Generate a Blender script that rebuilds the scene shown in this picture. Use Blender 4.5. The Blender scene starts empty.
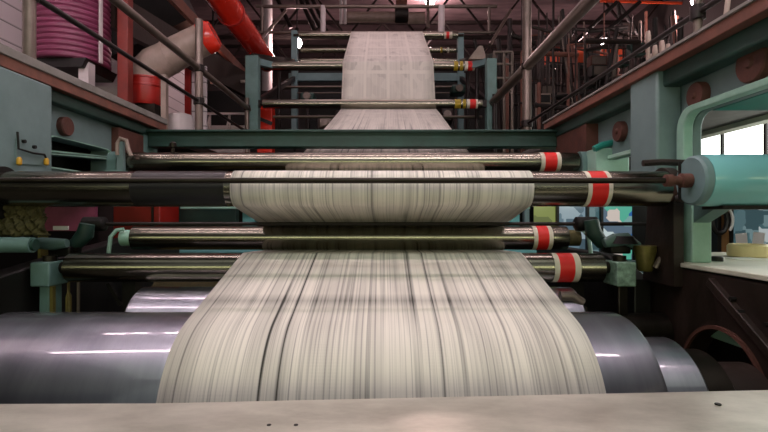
import bpy, bmesh, math, random
from mathutils import Vector, Matrix
random.seed(7)
C = bpy.context.scene.collection
H = 1.6            # eye height above the floor; everything is laid out relative to the eye, then raised
PI = math.pi
W2 = 0.65          # half width of the paper web

# ------------------------------------------------------------------ materials
def lin(h):
    h = h.lstrip('#'); v = [int(h[i:i+2], 16)/255 for i in (0, 2, 4)]
    return tuple((c/12.92 if c <= .04045 else ((c+.055)/1.055)**2.4) for c in v) + (1,)
def newmat(name):
    m = bpy.data.materials.new(name); m.use_nodes = True
    nt = m.node_tree; b = nt.nodes['Principled BSDF']
    return m, nt, b
def mat(name, col, rough=.5, metal=0., dirt=None, amount=.5, scale=6., bump=.0, rvar=.12, coat=0., stretch=(1, 1, 1), spec=.5):
    m, nt, b = newmat(name); N = nt.nodes; L = nt.links
    tc = N.new('ShaderNodeTexCoord'); mp = N.new('ShaderNodeMapping'); mp.inputs['Scale'].default_value = stretch
    L.new(tc.outputs['Object'], mp.inputs[0])
    n = N.new('ShaderNodeTexNoise'); n.inputs['Scale'].default_value = scale; n.inputs['Detail'].default_value = 7
    n.inputs['Roughness'].default_value = .65
    L.new(mp.outputs[0], n.inputs['Vector'])
    r = N.new('ShaderNodeValToRGB'); r.color_ramp.elements[0].position = .5-.22; r.color_ramp.elements[1].position = .5+.2
    base = lin(col); d = lin(dirt) if dirt else tuple(c*.55 for c in base[:3])+(1,)
    r.color_ramp.elements[0].color = tuple(base[i]*(1-amount)+d[i]*amount for i in range(3))+(1,)
    r.color_ramp.elements[1].color = base
    L.new(n.outputs['Fac'], r.inputs[0]); L.new(r.outputs[0], b.inputs['Base Color'])
    mr = N.new('ShaderNodeMapRange'); mr.inputs[3].default_value = max(.02, rough-rvar); mr.inputs[4].default_value = min(1, rough+rvar)
    L.new(n.outputs['Fac'], mr.inputs[0]); L.new(mr.outputs[0], b.inputs['Roughness'])
    b.inputs['Metallic'].default_value = metal
    b.inputs['Coat Weight'].default_value = coat
    b.inputs['Specular IOR Level'].default_value = spec
    if bump:
        bp = N.new('ShaderNodeBump'); bp.inputs['Strength'].default_value = bump; bp.inputs['Distance'].default_value = .01
        n2 = N.new('ShaderNodeTexNoise'); n2.inputs['Scale'].default_value = scale*7; L.new(mp.outputs[0], n2.inputs['Vector'])
        L.new(n2.outputs['Fac'], bp.inputs['Height']); L.new(bp.outputs[0], b.inputs['Normal'])
    return m
def emit(name, col, s):
    m, nt, b = newmat(name)
    b.inputs['Base Color'].default_value = (0, 0, 0, 1)
    b.inputs['Emission Color'].default_value = lin(col); b.inputs['Emission Strength'].default_value = s
    return m

M = {}
M['steel'] = mat('rolled_steel', '#a09a8c', .22, 1, '#3c362c', .6, 5, 0, .07, stretch=(.25, 1, 1))
M['chrome'] = mat('drum_chrome', '#b2b4be', .38, 1, '#80838e', .7, 3, 0, .05, coat=1., stretch=(3, .3, .3))
M['chrome'].node_tree.nodes['Principled BSDF'].inputs['Coat Roughness'].default_value = .07
M['chrome'].node_tree.nodes['Principled BSDF'].inputs['Coat IOR'].default_value = 1.9
M['dark_steel'] = mat('dark_steel', '#3a342e', .35, .8, '#15110e', .6, 9)
M['rubber'] = mat('black_rubber', '#1b1a18', .42, .0, '#0c0b0a', .5, 8)
M['black'] = mat('black_metal', '#1c1917', .5, .3, '#0b0908', .5, 10)
M['bar'] = mat('worn_aluminium', '#dedbcd', .32, .45, '#8a8678', .75, 7, .05, .1, stretch=(.5, 1, 1))
M['green'] = mat('machine_green', '#6f8f8b', .5, 0, '#34504b', .6, 4, .05)
M['greenpost'] = mat('machine_grey_green', '#788f8f', .5, 0, '#536866', .5, 5, .04)
M['teal'] = mat('teal_paint', '#2c9c8c', .4, 0, '#10473f', .5, 5)
M['darkgreen'] = mat('dark_green_paint', '#24483f', .5, 0, '#14201d', .7, 5, .05)
M['palegreen'] = mat('pale_green_paint', '#a9cfbe', .4, 0, '#5f8f7c', .5, 6)
M['speckled'] = mat('speckled_green', '#8fae9a', .55, 0, '#2f4239', .8, 40, .1)
M['darkred'] = mat('dull_dark_red', '#8a2f26', .5, 0, '#4c1a15', .6, 6)
M['turq'] = mat('turquoise_paint', '#7fc4c8', .2, 0, '#7dbaba', .5, 4, 0, .05, coat=.3)
M['turqgrey'] = mat('grey_turquoise_paint', '#708c8e', .45, 0, '#4d6566', .5, 5)
M['rust'] = mat('rusty_brown', '#694035', .7, .1, '#3c231d', .8, 9, .2)
M['fascia'] = mat('brown_fascia', '#855243', .6, .0, '#48302a', .7, 9, .1)
M['fasciagrey'] = mat('grey_fascia', '#8f8b86', .6, .0, '#5d5853', .6, 7, .1)
M['darkrust'] = mat('oily_brown_plate', '#33251f', .5, .2, '#120d0b', .8, 4, .15)
M['pipe'] = mat('galvanised_pipe', '#7d7068', .4, .6, '#5a5048', .6, 12)
M['pipedark'] = mat('dark_pipe', '#2b2422', .45, .5, '#151110', .6, 12)
M['red'] = mat('red_paint', '#b3231a', .4, 0, '#6f1410', .5, 5)
M['brightred'] = mat('glossy_red', '#e2301b', .25, 0, '#b01c10', .4, 4, coat=.5)
M['tapered'] = mat('red_tape_mat', '#e0241f', .45, 0, '#b31813', .4, 12)
M['tapewhite'] = mat('white_tape_mat', '#ddd5c4', .5, 0, '#a79f8d', .5, 12)
M['tapeyellow'] = mat('yellow_tape_mat', '#b59a22', .5, 0, '#7a6716', .5, 12)
M['orange'] = mat('orange_paint', '#e2542a', .5, 0, '#a83b1e', .5, 4)
M['white'] = mat('off_white_metal', '#cfc6c6', .5, 0, '#a39a9a', .5, 4)
M['cladding'] = None
M['duct'] = mat('duct_grey', '#a8958a', .5, .0, '#6e6058', .6, 7)
M['brass'] = mat('dull_brass', '#8f8448', .4, .6, '#4c4524', .7, 12)
M['yellow'] = mat('yellow_knob', '#c99a20', .4, 0, '#8d6a12', .4, 8)
M['beige'] = mat('beige_plastic', '#e3cf9a', .4, 0, '#c9b380', .3, 4)
M['wood'] = mat('brown_wood', '#8a6136', .5, 0, '#54391e', .6, 8, stretch=(6, 6, .6))
M['tabletop'] = mat('pale_table', '#d8d6c4', .4, 0, '#a5a391', .5, 6)
M['rag'] = mat('oily_rag', '#5c5430', .9, 0, '#2f2b16', .8, 22, .5)
M['concrete'] = mat('concrete', '#3e3a36', .8, 0, '#211f1d', .6, 3, .1)
M['ceil'] = mat('ceiling_sheet', '#8a7276', .8, 0, '#2e2425', .7, 1.2, 0, stretch=(1, 4, 1))
M['hallwall'] = mat('hall_wall', '#2c2424', .8, 0, '#241e1e', .6, 1.5)
M['paper'] = mat('plain_paper', '#e8e8e4', .6, 0, '#cfcfcb', .3, 6)
M['lamp'] = emit('lamp_glow', '#fff0ee', 30)
M['lampdim'] = emit('lamp_glow_dim', '#ffe2dc', 10)
M['tube'] = emit('tube_glow', '#ffe4ee', 38)
M['winlight'] = emit('window_daylight', '#fbfff4', 3.2)

def clad_mat():
    m, nt, b = newmat('white_cladding'); N = nt.nodes; L = nt.links
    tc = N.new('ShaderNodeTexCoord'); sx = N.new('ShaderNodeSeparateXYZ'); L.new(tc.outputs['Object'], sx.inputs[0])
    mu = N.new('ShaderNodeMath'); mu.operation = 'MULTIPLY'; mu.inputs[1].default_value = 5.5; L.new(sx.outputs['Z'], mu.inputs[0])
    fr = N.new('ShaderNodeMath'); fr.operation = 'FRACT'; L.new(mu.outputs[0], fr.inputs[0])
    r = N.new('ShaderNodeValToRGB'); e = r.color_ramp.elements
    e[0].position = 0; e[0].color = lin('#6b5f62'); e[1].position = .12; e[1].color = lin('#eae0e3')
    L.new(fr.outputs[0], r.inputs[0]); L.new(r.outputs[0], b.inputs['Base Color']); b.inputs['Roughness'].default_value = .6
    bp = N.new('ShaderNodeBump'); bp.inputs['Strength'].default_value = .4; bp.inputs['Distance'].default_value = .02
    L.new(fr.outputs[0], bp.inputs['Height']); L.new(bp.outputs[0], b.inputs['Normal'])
    return m
M['cladding'] = clad_mat()
def pane(name, cols, s, scale):
    """lit booth window: muddled bright things behind glass"""
    m, nt, b = newmat(name); N = nt.nodes; L = nt.links
    tc = N.new('ShaderNodeTexCoord'); v = N.new('ShaderNodeTexVoronoi'); v.inputs['Scale'].default_value = scale; v.distance = 'CHEBYCHEV'
    L.new(tc.outputs['Object'], v.inputs['Vector'])
    r = N.new('ShaderNodeValToRGB'); r.color_ramp.interpolation = 'CONSTANT'
    sx = N.new('ShaderNodeSeparateXYZ'); L.new(v.outputs['Color'], sx.inputs[0]); L.new(sx.outputs['X'], r.inputs[0])
    e = r.color_ramp.elements
    while len(e) < len(cols): e.new(.5)
    for i, c in enumerate(cols): e[i].position = i/len(cols); e[i].color = lin(c)
    b.inputs['Base Color'].default_value = (.02, .02, .02, 1); b.inputs['Roughness'].default_value = .1
    L.new(r.outputs[0], b.inputs['Emission Color']); b.inputs['Emission Strength'].default_value = s
    return m
M['pane_a'] = pane('pane_green', ['#4a5238', '#8f9a58', '#5d6844', '#707a4a', '#3d4434'], .7, 5)
M['pane_b'] = pane('pane_blue', ['#5d7480', '#89a0ac', '#4a5f6a', '#a2b5bd', '#6d8692'], .7, 6)
M['pane_c'] = pane('pane_mixed', ['#7fa9a6', '#2d65a8', '#c9d8d8', '#59b39b', '#5c6f80', '#d6c9c0'], .8, 7)
M['pane_d'] = pane('pane_office', ['#4f7076', '#7c979b', '#5c7a80', '#9fb2b4', '#415c62', '#c8d3d4'], .6, 9)
M['magenta'] = mat('magenta_panel', '#a04a6a', .4, 0, '#6b2a44', .6, 9)

def ribbed():
    m = mat('pink_ribbed', '#7c3252', .45, 0, '#562238', .5, 8)
    return m
M['pink'] = ribbed()

# newspaper web -------------------------------------------------------------
CROSS_LINE = 10.44   # metres along the web of the thin dark line across it
def web_mat():
    m, nt, b = newmat('printed_newsprint'); N = nt.nodes; L = nt.links
    def math_(op, a, bb=None, clamp=False):
        n = N.new('ShaderNodeMath'); n.operation = op; n.use_clamp = clamp
        for i, s in enumerate((a, bb)):
            if s is None: continue
            if isinstance(s, (int, float)): n.inputs[i].default_value = s
            else: L.new(s, n.inputs[i])
        return n.outputs[0]
    def ramp(src, stops, interp='LINEAR'):
        r = N.new('ShaderNodeValToRGB'); r.color_ramp.interpolation = interp; e = r.color_ramp.elements
        while len(e) < len(stops): e.new(.5)
        for i, (p, c) in enumerate(stops):
            e[i].position = p; e[i].color = (c, c, c, 1)
        L.new(src, r.inputs[0]); return r.outputs[0]
    uv = N.new('ShaderNodeUVMap'); uv.uv_map = 'UVMap'
    sx = N.new('ShaderNodeSeparateXYZ'); L.new(uv.outputs[0], sx.inputs[0]); u, v = sx.outputs['X'], sx.outputs['Y']
    def noise(su, sv, off=0, detail=3, rough=.6):
        cx = N.new('ShaderNodeCombineXYZ'); L.new(math_('MULTIPLY', u, su), cx.inputs[0])
        L.new(math_('ADD', math_('MULTIPLY', v, sv), off), cx.inputs[1])
        n = N.new('ShaderNodeTexNoise'); n.noise_dimensions = '2D'; n.inputs['Scale'].default_value = 1
        n.inputs['Detail'].default_value = detail; n.inputs['Roughness'].default_value = rough
        L.new(cx.outputs[0], n.inputs['Vector']); return n.outputs['Fac']
    # thin streaks: ink columns smeared along the travel direction
    s1 = ramp(noise(150, .55, 3, 2), [(.5, 0), (.72, 1)])
    s2 = ramp(noise(45, .8, 11, 2), [(.5, 0), (.75, 1)])
    s3 = ramp(noise(14, .9, 31, 1), [(.5, 0), (.66, 1)])
    fine = math_('ADD', math_('MULTIPLY', s1, .42), math_('ADD', math_('MULTIPLY', s2, .22), math_('MULTIPLY', s3, .20)))
    # a few strong dark streaks
    lines = [(.035, .5, .003), (.115, .55, .003), (.225, .85, .005), (.265, .9, .006), (.315, .7, .003), (.467, .9, .0035), (.585, .55, .010), (.640, .95, .0045), (.690, .9, .004), (.80, .45, .003)]
    stops = [(0, 0)]
    for p, a, w in lines: stops += [(p-w, 0), (p, a), (p+w, 0)]
    st = ramp(u, stops)
    mod = ramp(noise(9, 1.1, 5, 1), [(.34, .25), (.5, 1)])
    dark = math_('MULTIPLY', st, mod)
    # text blocks: pages of columns, clear on the upper run of the web
    pu = math_('FRACT', math_('MULTIPLY', u, 4)); pv = math_('FRACT', math_('MULTIPLY', v, 1.8))
    edge_u = ramp(pu, [(0, 0), (.05, 0), (.07, 1), (.93, 1), (.95, 0), (1, 0)])
    edge_v = ramp(pv, [(0, 0), (.05, 0), (.07, 1), (.94, 1), (.96, 0), (1, 0)])
    cu = ramp(math_('FRACT', math_('MULTIPLY', pu, 6)), [(0, 0), (.08, 1), (.9, 1), (1, 0)])
    tl = ramp(math_('FRACT', math_('MULTIPLY', v, 95)), [(0, 0), (.3, 1), (.7, 1), (1, 0)])
    cell = N.new('ShaderNodeTexVoronoi'); cell.voronoi_dimensions = '2D'; cell.distance = 'CHEBYCHEV'; cell.inputs['Scale'].default_value = 1
    cx = N.new('ShaderNodeCombineXYZ'); L.new(math_('MULTIPLY', u, 16), cx.inputs[0]); L.new(math_('MULTIPLY', v, 7), cx.inputs[1]); L.new(cx.outputs[0], cell.inputs['Vector'])
    cs = N.new('ShaderNodeSeparateXYZ'); L.new(cell.outputs['Color'], cs.inputs[0])
    den = ramp(cs.outputs['X'], [(0, .08), (.35, .16), (.7, .26), (.9, .28), (.93, .42), (1, .5)])
    text = math_('MULTIPLY', math_('MULTIPLY', edge_u, edge_v), math_('MULTIPLY', math_('ADD', math_('MULTIPLY', cu, tl), .25), den))
    # print reads clear high up (v small), runs into streaks further down
    g = ramp(math_('DIVIDE', v, 12), [(0, 0), (.36, 0), (.5, 1), (1, 1)])     # v in metres
    inv = math_('SUBTRACT', 1, g)
    cross_line = ramp(math_('MULTIPLY', v, 1/16), [(0, 0), ((CROSS_LINE-.012)/16, 0), (CROSS_LINE/16, .45), ((CROSS_LINE+.012)/16, 0)])
    fine = math_('ADD', fine, cross_line)
    tot = math_('ADD', math_('MULTIPLY', math_('ADD', fine, math_('MULTIPLY', dark, 1.0)), math_('ADD', math_('MULTIPLY', g, .85), .12)), math_('MULTIPLY', text, math_('ADD', math_('MULTIPLY', inv, .6), .08)), True)
    mx = N.new('ShaderNodeMix'); mx.data_type = 'RGBA'
    mx.inputs['A'].default_value = lin('#e2ddd2'); mx.inputs['B'].default_value = lin('#1f1d15')
    L.new(tot, mx.inputs['Factor']); L.new(mx.outputs['Result'], b.inputs['Base Color'])
    b.inputs['Roughness'].default_value = .62
    return m
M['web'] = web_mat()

# ------------------------------------------------------------------ mesh builder
class MB:
    def __init__(s): s.bm = bmesh.new(); s.mats = []; s.mi = 0
    def use(s, m):
        if m not in s.mats: s.mats.append(m)
        s.mi = s.mats.index(m); return s
    def _f(s, vs):
        try:
            f = s.bm.faces.new(vs); f.material_index = s.mi; return f
        except ValueError: return None
    def box(s, x0, x1, y0, y1, z0, z1):
        v = [s.bm.verts.new((x, y, z)) for z in (z0, z1) for (x, y) in ((x0, y0), (x1, y0), (x1, y1), (x0, y1))]
        for q in ((3, 2, 1, 0), (4, 5, 6, 7), (0, 1, 5, 4), (1, 2, 6, 5), (2, 3, 7, 6), (3, 0, 4, 7)): s._f([v[i] for i in q])
        return s
    def ring(s, c, t, r, n, up=None):
        t = t.normalized(); a = up or (Vector((0, 0, 1)) if abs(t.z) < .9 else Vector((1, 0, 0)))
        e1 = t.cross(a).normalized(); e2 = t.cross(e1).normalized()
        return [s.bm.verts.new(c+e1*math.cos(2*PI*i/n)*r+e2*math.sin(2*PI*i/n)*r) for i in range(n)]
    def cyl(s, p0, p1, r, n=24, r2=None, cap=True):
        p0, p1 = Vector(p0), Vector(p1); t = p1-p0
        a = s.ring(p0, t, r, n); b = s.ring(p1, t, r if r2 is None else r2, n)
        for i in range(n): s._f([a[i], a[(i+1) % n], b[(i+1) % n], b[i]])
        if cap: s._f(a[::-1]); s._f(b)
        return s
    def lathe(s, p0, axis, prof, n=32):
        """prof = [(distance along axis, radius)]"""
        p0 = Vector(p0); t = Vector(axis).normalized(); rs = [s.ring(p0+t*d, t, max(r, .0005), n) for d, r in prof]
        for a, b in zip(rs, rs[1:]):
            for i in range(n): s._f([a[i], a[(i+1) % n], b[(i+1) % n], b[i]])
        s._f(rs[0][::-1]); s._f(rs[-1]); return s
    def tube(s, pts, r, n=12):
        pts = [Vector(p) for p in pts]; rs = []
        for i, p in enumerate(pts):
            t = (pts[min(i+1, len(pts)-1)]-pts[max(i-1, 0)])
            rr = r[i] if isinstance(r, (list, tuple)) else r
            rs.append((p, t.normalized(), rr))
        up = None; prev = None; rings = []
        for p, t, rr in rs:
            if up is None:
                a = Vector((0, 0, 1)) if abs(t.z) < .9 else Vector((1, 0, 0)); up = t.cross(a).normalized()
            else: up = (up-t*up.dot(t)).normalized()
            e2 = t.cross(up)
            rings.append([s.bm.verts.new(p+up*math.cos(2*PI*i/n)*rr+e2*math.sin(2*PI*i/n)*rr) for i in range(n)])
        for a, b in zip(rings, rings[1:]):
            for i in range(n): s._f([a[i], a[(i+1) % n], b[(i+1) % n], b[i]])
        s._f(rings[0][::-1]); s._f(rings[-1]); return s
    def bar(s, p0, p1, w, h):
        """rectangular bar; w across, h along the local up"""
        p0, p1 = Vector(p0), Vector(p1); t = (p1-p0).normalized()
        a = Vector((0, 0, 1)) if abs(t.z) < .95 else Vector((0, 1, 0))
        e1 = t.cross(a).normalized()*w/2; e2 = e1.cross(t).normalized()*h/2
        A = [s.bm.verts.new(p0+x*e1+y*e2) for x, y in ((-1, -1), (1, -1), (1, 1), (-1, 1))]
        B = [s.bm.verts.new(p1+x*e1+y*e2) for x, y in ((-1, -1), (1, -1), (1, 1), (-1, 1))]
        for i in range(4): s._f([A[i], A[(i+1) % 4], B[(i+1) % 4], B[i]])
        s._f(A[::-1]); s._f(B); return s
    def plate(s, axis, a0, a1, outer, holes=()):
        """flat plate with holes; 2D loops in the plane normal to axis, from a0 to a1"""
        def P(p, a):
            return {'x': (a, p[0], p[1]), 'y': (p[0], a, p[1]), 'z': (p[0], p[1], a)}[axis]
        tmp = bmesh.new(); ed = []
        for lp in [outer]+list(holes):
            vs = [tmp.verts.new(P(p, a0)) for p in lp]
            for i in range(len(vs)): ed.append(tmp.edges.new((vs[i], vs[(i+1) % len(vs)])))
        bmesh.ops.triangle_fill(tmp, use_beauty=True, use_dissolve=False, edges=ed)
        r = bmesh.ops.extrude_face_region(tmp, geom=tmp.faces[:])
        d = Vector(P((0, 0), a1-a0))
        bmesh.ops.translate(tmp, verts=[g for g in r['geom'] if isinstance(g, bmesh.types.BMVert)], vec=d)
        bmesh.ops.recalc_face_normals(tmp, faces=tmp.faces[:])
        mp = {v: s.bm.verts.new(v.co) for v in tmp.verts}
        for f in tmp.faces: s._f([mp[v] for v in f.verts])
        tmp.free(); return s

def circ(cy, cz, r, n=28, a0=0, a1=2*PI):
    full = abs(a1-a0-2*PI) < 1e-6
    m = n if full else n+1
    return [(cy+r*math.cos(a0+(a1-a0)*i/n), cz+r*math.sin(a0+(a1-a0)*i/n)) for i in range(m)]
def rrect(y0, y1, z0, z1, r, n=6):
    out = []
    for cy, cz, a in ((y1-r, z1-r, 0), (y0+r, z1-r, PI/2), (y0+r, z0+r, PI), (y1-r, z0+r, 1.5*PI)):
        out += [(cy+r*math.cos(a+PI/2*i/n), cz+r*math.sin(a+PI/2*i/n)) for i in range(n+1)]
    return out

def finish(name, mb, m, origin, bevel=0., sharp=35):
    bm = mb.bm
    bmesh.ops.recalc_face_normals(bm, faces=bm.faces[:])
    me = bpy.data.meshes.new(name)
    bmesh.ops.translate(bm, verts=bm.verts[:], vec=-origin)
    bm.to_mesh(me); bm.free()
    for mm in (mb.mats if mb.mats else [m]): me.materials.append(M[mm] if isinstance(mm, str) else mm)
    for p in me.polygons: p.use_smooth = True
    me.set_sharp_from_angle(angle=math.radians(sharp))
    o = bpy.data.objects.new(name, me); C.objects.link(o)
    if bevel:
        b = o.modifiers.new('bevel', 'BEVEL'); b.width = bevel; b.segments = 2; b.limit_method = 'ANGLE'; b.angle_limit = math.radians(40)
    return o
TOPS = []
def solo(name, mb, m, label=None, cat=None, group=None, kind=None, bevel=0.):
    vs = [v.co for v in mb.bm.verts]
    lo = [min(v[i] for v in vs) for i in range(3)]; hi = [max(v[i] for v in vs) for i in range(3)]
    org = Vector(((lo[0]+hi[0])/2, (lo[1]+hi[1])/2, lo[2]))
    o = finish(name, mb, m, org, bevel); o.location = org; TOPS.append(o); tag(o, label, cat, group, kind); return o
def tag(o, label=None, cat=None, group=None, kind=None):
    if label: o['label'] = label
    if cat: o['category'] = cat
    if group: o['group'] = group
    if kind: o['kind'] = kind
def thing(name, label, cat, loc, group=None, kind=None):
    o = bpy.data.objects.new(name, None); C.objects.link(o); o.location = loc; o.empty_display_size = .1
    TOPS.append(o); tag(o, label, cat, group, kind); return o
def root_loc(p):
    while p.parent: p = p.parent
    return p.location.copy()
def part(name, mb, m, parent, label=None, bevel=0.):
    o = finish(name, mb, m, root_loc(parent), bevel); o.parent = parent
    if label: o['label'] = label
    return o
def dup(root, loc, label=None, group=None):
    r = root.copy(); C.objects.link(r); r.location = loc; TOPS.append(r)
    if label: r['label'] = label
    if group: r['group'] = group
    for ch in list(root.children):
        c = ch.copy(); C.objects.link(c); c.parent = r
        for g in list(ch.children):
            d = g.copy(); C.objects.link(d); d.parent = c
    return r

# ------------------------------------------------------------------ the hall
def struct(name, mb, m, bevel=0): return solo(name, mb, m, kind='structure', bevel=bevel)
XL, XR, YB, YF, ZF, ZC = -5.6, 7.5, 18., -4., -1.6, 6.0
struct('floor', MB().box(XL, XR, YF, YB, ZF-.1, ZF), 'concrete')
struct('ceiling', MB().box(XL, XR, YF, YB, ZC, ZC+.1), 'ceil')
struct('wall_left', MB().box(XL-.1, XL, YF, YB, ZF-.1, ZC+.1), 'hallwall')
struct('wall_back', MB().box(XL, XR, YB, YB+.1, ZF-.1, ZC+.1), 'hallwall')
struct('wall_front', MB().box(XL, XR, YF-.1, YF, ZF-.1, ZC+.1), 'hallwall')
WX = XR
struct('wall_right', MB().plate('x', XR, XR+.1, [(YF, ZF-.1), (YB, ZF-.1), (YB, ZC+.1), (YF, ZC+.1)], [[(7, .3), (13, .3), (13, 2.6), (7, 2.6)]]), 'hallwall')
wn = thing('window_1', None, None, Vector((XR+.03, 10, .3)), kind='structure')
part('frosted_glass', MB().box(XR+.04, XR+.06, 7, 13, .3, 2.6), 'winlight', wn)
fb = MB()
for i in range(6):
    y = 7+i*6/5; fb.box(XR-.01, XR+.08, y-.03 if i else y, y+.03 if i < 5 else y+.001, .3, 2.6)
fb.box(XR-.01, XR+.08, 7, 13, .3, .37); fb.box(XR-.01, XR+.08, 7, 13, 2.53, 2.6)
part('window_frame', fb, 'black', wn)

# ------------------------------------------------------------------ rollers
def roller(name, x0, x1, y, z, r, label, cat='roller', group=None, bands=(), jl=.05, m='steel', grooves=False, sleeve=None):
    t = thing(name, label, cat, Vector(((x0+x1)/2, y, z-r)), group)
    b = MB().lathe((x0, y, z), (1, 0, 0), [(0, r*.9), (.004, r), (x1-x0-.004, r), (x1-x0, r*.9)], 48)
    body = part('roller_barrel', b, m, t)
    for xa, xb in ((x0-jl, x0), (x1, x1+jl)):
        part('journal', MB().lathe((xa, y, z), (1, 0, 0), [(0, r*.42), (xb-xa, r*.42)], 24), 'dark_steel', t)
    for (c, a, bb) in bands:
        nm = {'tapered': 'red_tape', 'tapewhite': 'white_tape', 'tapeyellow': 'yellow_tape'}[c]
        part(nm, MB().lathe((a, y, z), (1, 0, 0), [(0, r+.0015), (bb-a, r+.0015)], 48), c, body, label=nm.replace('_', ' ')+' band')
    if sleeve:
        part('rubber_sleeve', MB().lathe((sleeve[0], y, z), (1, 0, 0), [(0, r+.001), (sleeve[1]-sleeve[0], r+.001)], 48), 'rubber', body, label='black rubber sleeve')
    return t
def px(p, Y): return (p-382)*Y/480
def pz(p, Y): return (218-p)*Y/480
def band3(Y, a, b, c, d): return [('tapewhite', px(a, Y), px(b, Y)), ('tapered', px(b, Y), px(c, Y)), ('tapewhite', px(c, Y), px(d, Y))]

A = (3.15, .366, .063); B_ = (2.13, .129, .078); D = (2.6, -.108, .064); E = (2.25, -.232, .067); DR = (1.679, -.654, .32)
T1 = (6.55, 1.556, .062); T2 = (6.95, 2.20, .066); T3 = (8.8, 3.35, .06)
roller('upper_idler_roller', px(124, 3.15), px(577, 3.15), *A, 'steel idler roller under the green cross beam, white-edged red tape at its right', bands=band3(3.1, 541, 545, 557, 561), jl=.07)
roller('lead_roller', -1.66, px(664, 2.13), *B_, 'widest steel roller behind the thin shaft, hugged by the hanging paper', bands=band3(2.1, 584, 588, 604, 608), jl=.05, sleeve=(px(137, 2.12), px(228, 2.12)))
roller('lower_idler_roller', px(134, 2.6), px(566, 2.6), *D, 'short steel roller below the paper loop, red tape at its right end', bands=band3(2.56, 533, 537, 548, 552), jl=.05)
roller('turning_roller', px(70, 2.25), px(601, 2.25), *E, 'steel roller the paper turns down over, broad red tape at its right end', bands=band3(2.2, 554, 559, 574, 580), jl=.06)
yl = [('tapeyellow', px(455, 6.5), px(461, 6.5)), ('tapeyellow', px(463, 6.5), px(466, 6.5)), ('tapewhite', px(467, 6.5), px(470, 6.5)), ('tapered', px(470, 6.5), px(476, 6.5)), ('tapewhite', px(476, 6.5), px(478, 6.5))]
roller('tower_lower_roller', px(263, 6.55), px(482, 6.55), *T1, 'tower roller just above the green cross beam, yellow and red tape at its right', bands=yl, jl=.1)
yl = [('tapeyellow', px(454, 6.9), px(458, 6.9)), ('tapeyellow', px(460, 6.9), px(463, 6.9)), ('tapewhite', px(465, 6.9), px(468, 6.9)), ('tapered', px(468, 6.9), px(473, 6.9)), ('tapewhite', px(473, 6.9), px(475, 6.9))]
roller('tower_middle_roller', px(264, 6.95), px(478, 6.95), *T2, 'tower roller where the paper turns straight down, above the lower taped roller', bands=yl, jl=.1)
yl = [('tapewhite', px(444, 8.8), px(446, 8.8)), ('tapered', px(446, 8.8), px(449, 8.8)), ('tapewhite', px(449, 8.8), px(452, 8.8))]
roller('tower_top_roller', px(299, 8.8), px(458, 8.8), *T3, 'topmost roller of the tower where the paper first appears', bands=yl, jl=.1)
g = 'bare rollers between the rear tower posts'
roller('tower_rear_roller', px(299, 8.8), px(458, 8.8), 8.95, 3.13, .05, 'thin bare roller behind the paper, second below the topmost roller', group=g, jl=.1, bands=[('tapeyellow', px(441, 8.8), px(443, 8.8)), ('tapewhite', px(448, 8.8), px(450, 8.8))])
roller('tower_rear_roller', px(299, 8.8), px(458, 8.8), 8.95, 2.93, .045, 'bare roller just above the middle taped roller, behind the paper', group=g, jl=.1)

# paper web ------------------------------------------------------------------
def belt(circs, start, end):
    """circs=(y,z,r,dir) dir +1 ccw -1 cw seen with Y right, Z up"""
    def tang(c0, c1):
        (x0, y0, r0, s0), (x1, y1, r1, s1) = c0, c1
        dx, dy = x1-x0, y1-y0; d = math.hypot(dx, dy); a = math.atan2(dy, dx)
        # travelling direction th; belt point = c + s*r*n, n = right normal of direction
        # s0 r0 - s1 r1 = d sin(th - a) with right normal (sin th,-cos th)
        th = a+math.asin(max(-1, min(1, (s1*r1-s0*r0)/d)))*1
        best = None
        for cand in (a+math.asin((s1*r1-s0*r0)/d), a-math.asin((s1*r1-s0*r0)/d)):
            n = (math.sin(cand), -math.cos(cand))
            p0 = (x0+s0*r0*n[0], y0+s0*r0*n[1]); p1 = (x1+s1*r1*n[0], y1+s1*r1*n[1])
            ang = math.atan2(p1[1]-p0[1], p1[0]-p0[0]); e = abs((ang-cand+PI) % (2*PI)-PI)
            if best is None or e < best[0]: best = (e, p0, p1)
        return best[1], best[2]
    cs = [(start[0], start[1], 0, 1)]+[(y, z, r+.0022, s) for y, z, r, s in circs]+[(end[0], end[1], 0, 1)]
    segs = [tang(a, b) for a, b in zip(cs, cs[1:])]
    pts = [segs[0][0]]
    def addline(p, q):
        L = math.hypot(q[0]-p[0], q[1]-p[1]); n = max(1, int(L/.12))
        for i in range(1, n+1): pts.append((p[0]+(q[0]-p[0])*i/n, p[1]+(q[1]-p[1])*i/n))
    for i, (p, q) in enumerate(segs):
        addline(p, q)
        if i < len(segs)-1:
            c = cs[i+1]; a0 = math.atan2(q[1]-c[1], q[0]-c[0]); nx = segs[i+1][0]; a1 = math.atan2(nx[1]-c[1], nx[0]-c[0])
            da = (a1-a0) % (2*PI) if c[3] > 0 else -((a0-a1) % (2*PI))
            n = max(2, int(abs(da)/.1))
            for k in range(1, n+1):
                a = a0+da*k/n; pts.append((c[0]+c[2]*math.cos(a), c[1]+c[2]*math.sin(a)))
    return pts
pts = belt([(*T3, 1), (*T2, 1), (*T1, -1), (*A, -1), (*B_, 1), (*D, -1), (*E, 1), (*DR, 1)], (9.2, 2.6), (1.72, -1.25))
bm = bmesh.new(); uvl = bm.loops.layers.uv.new('UVMap'); prev = None; dist = 0; NX = 8
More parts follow.
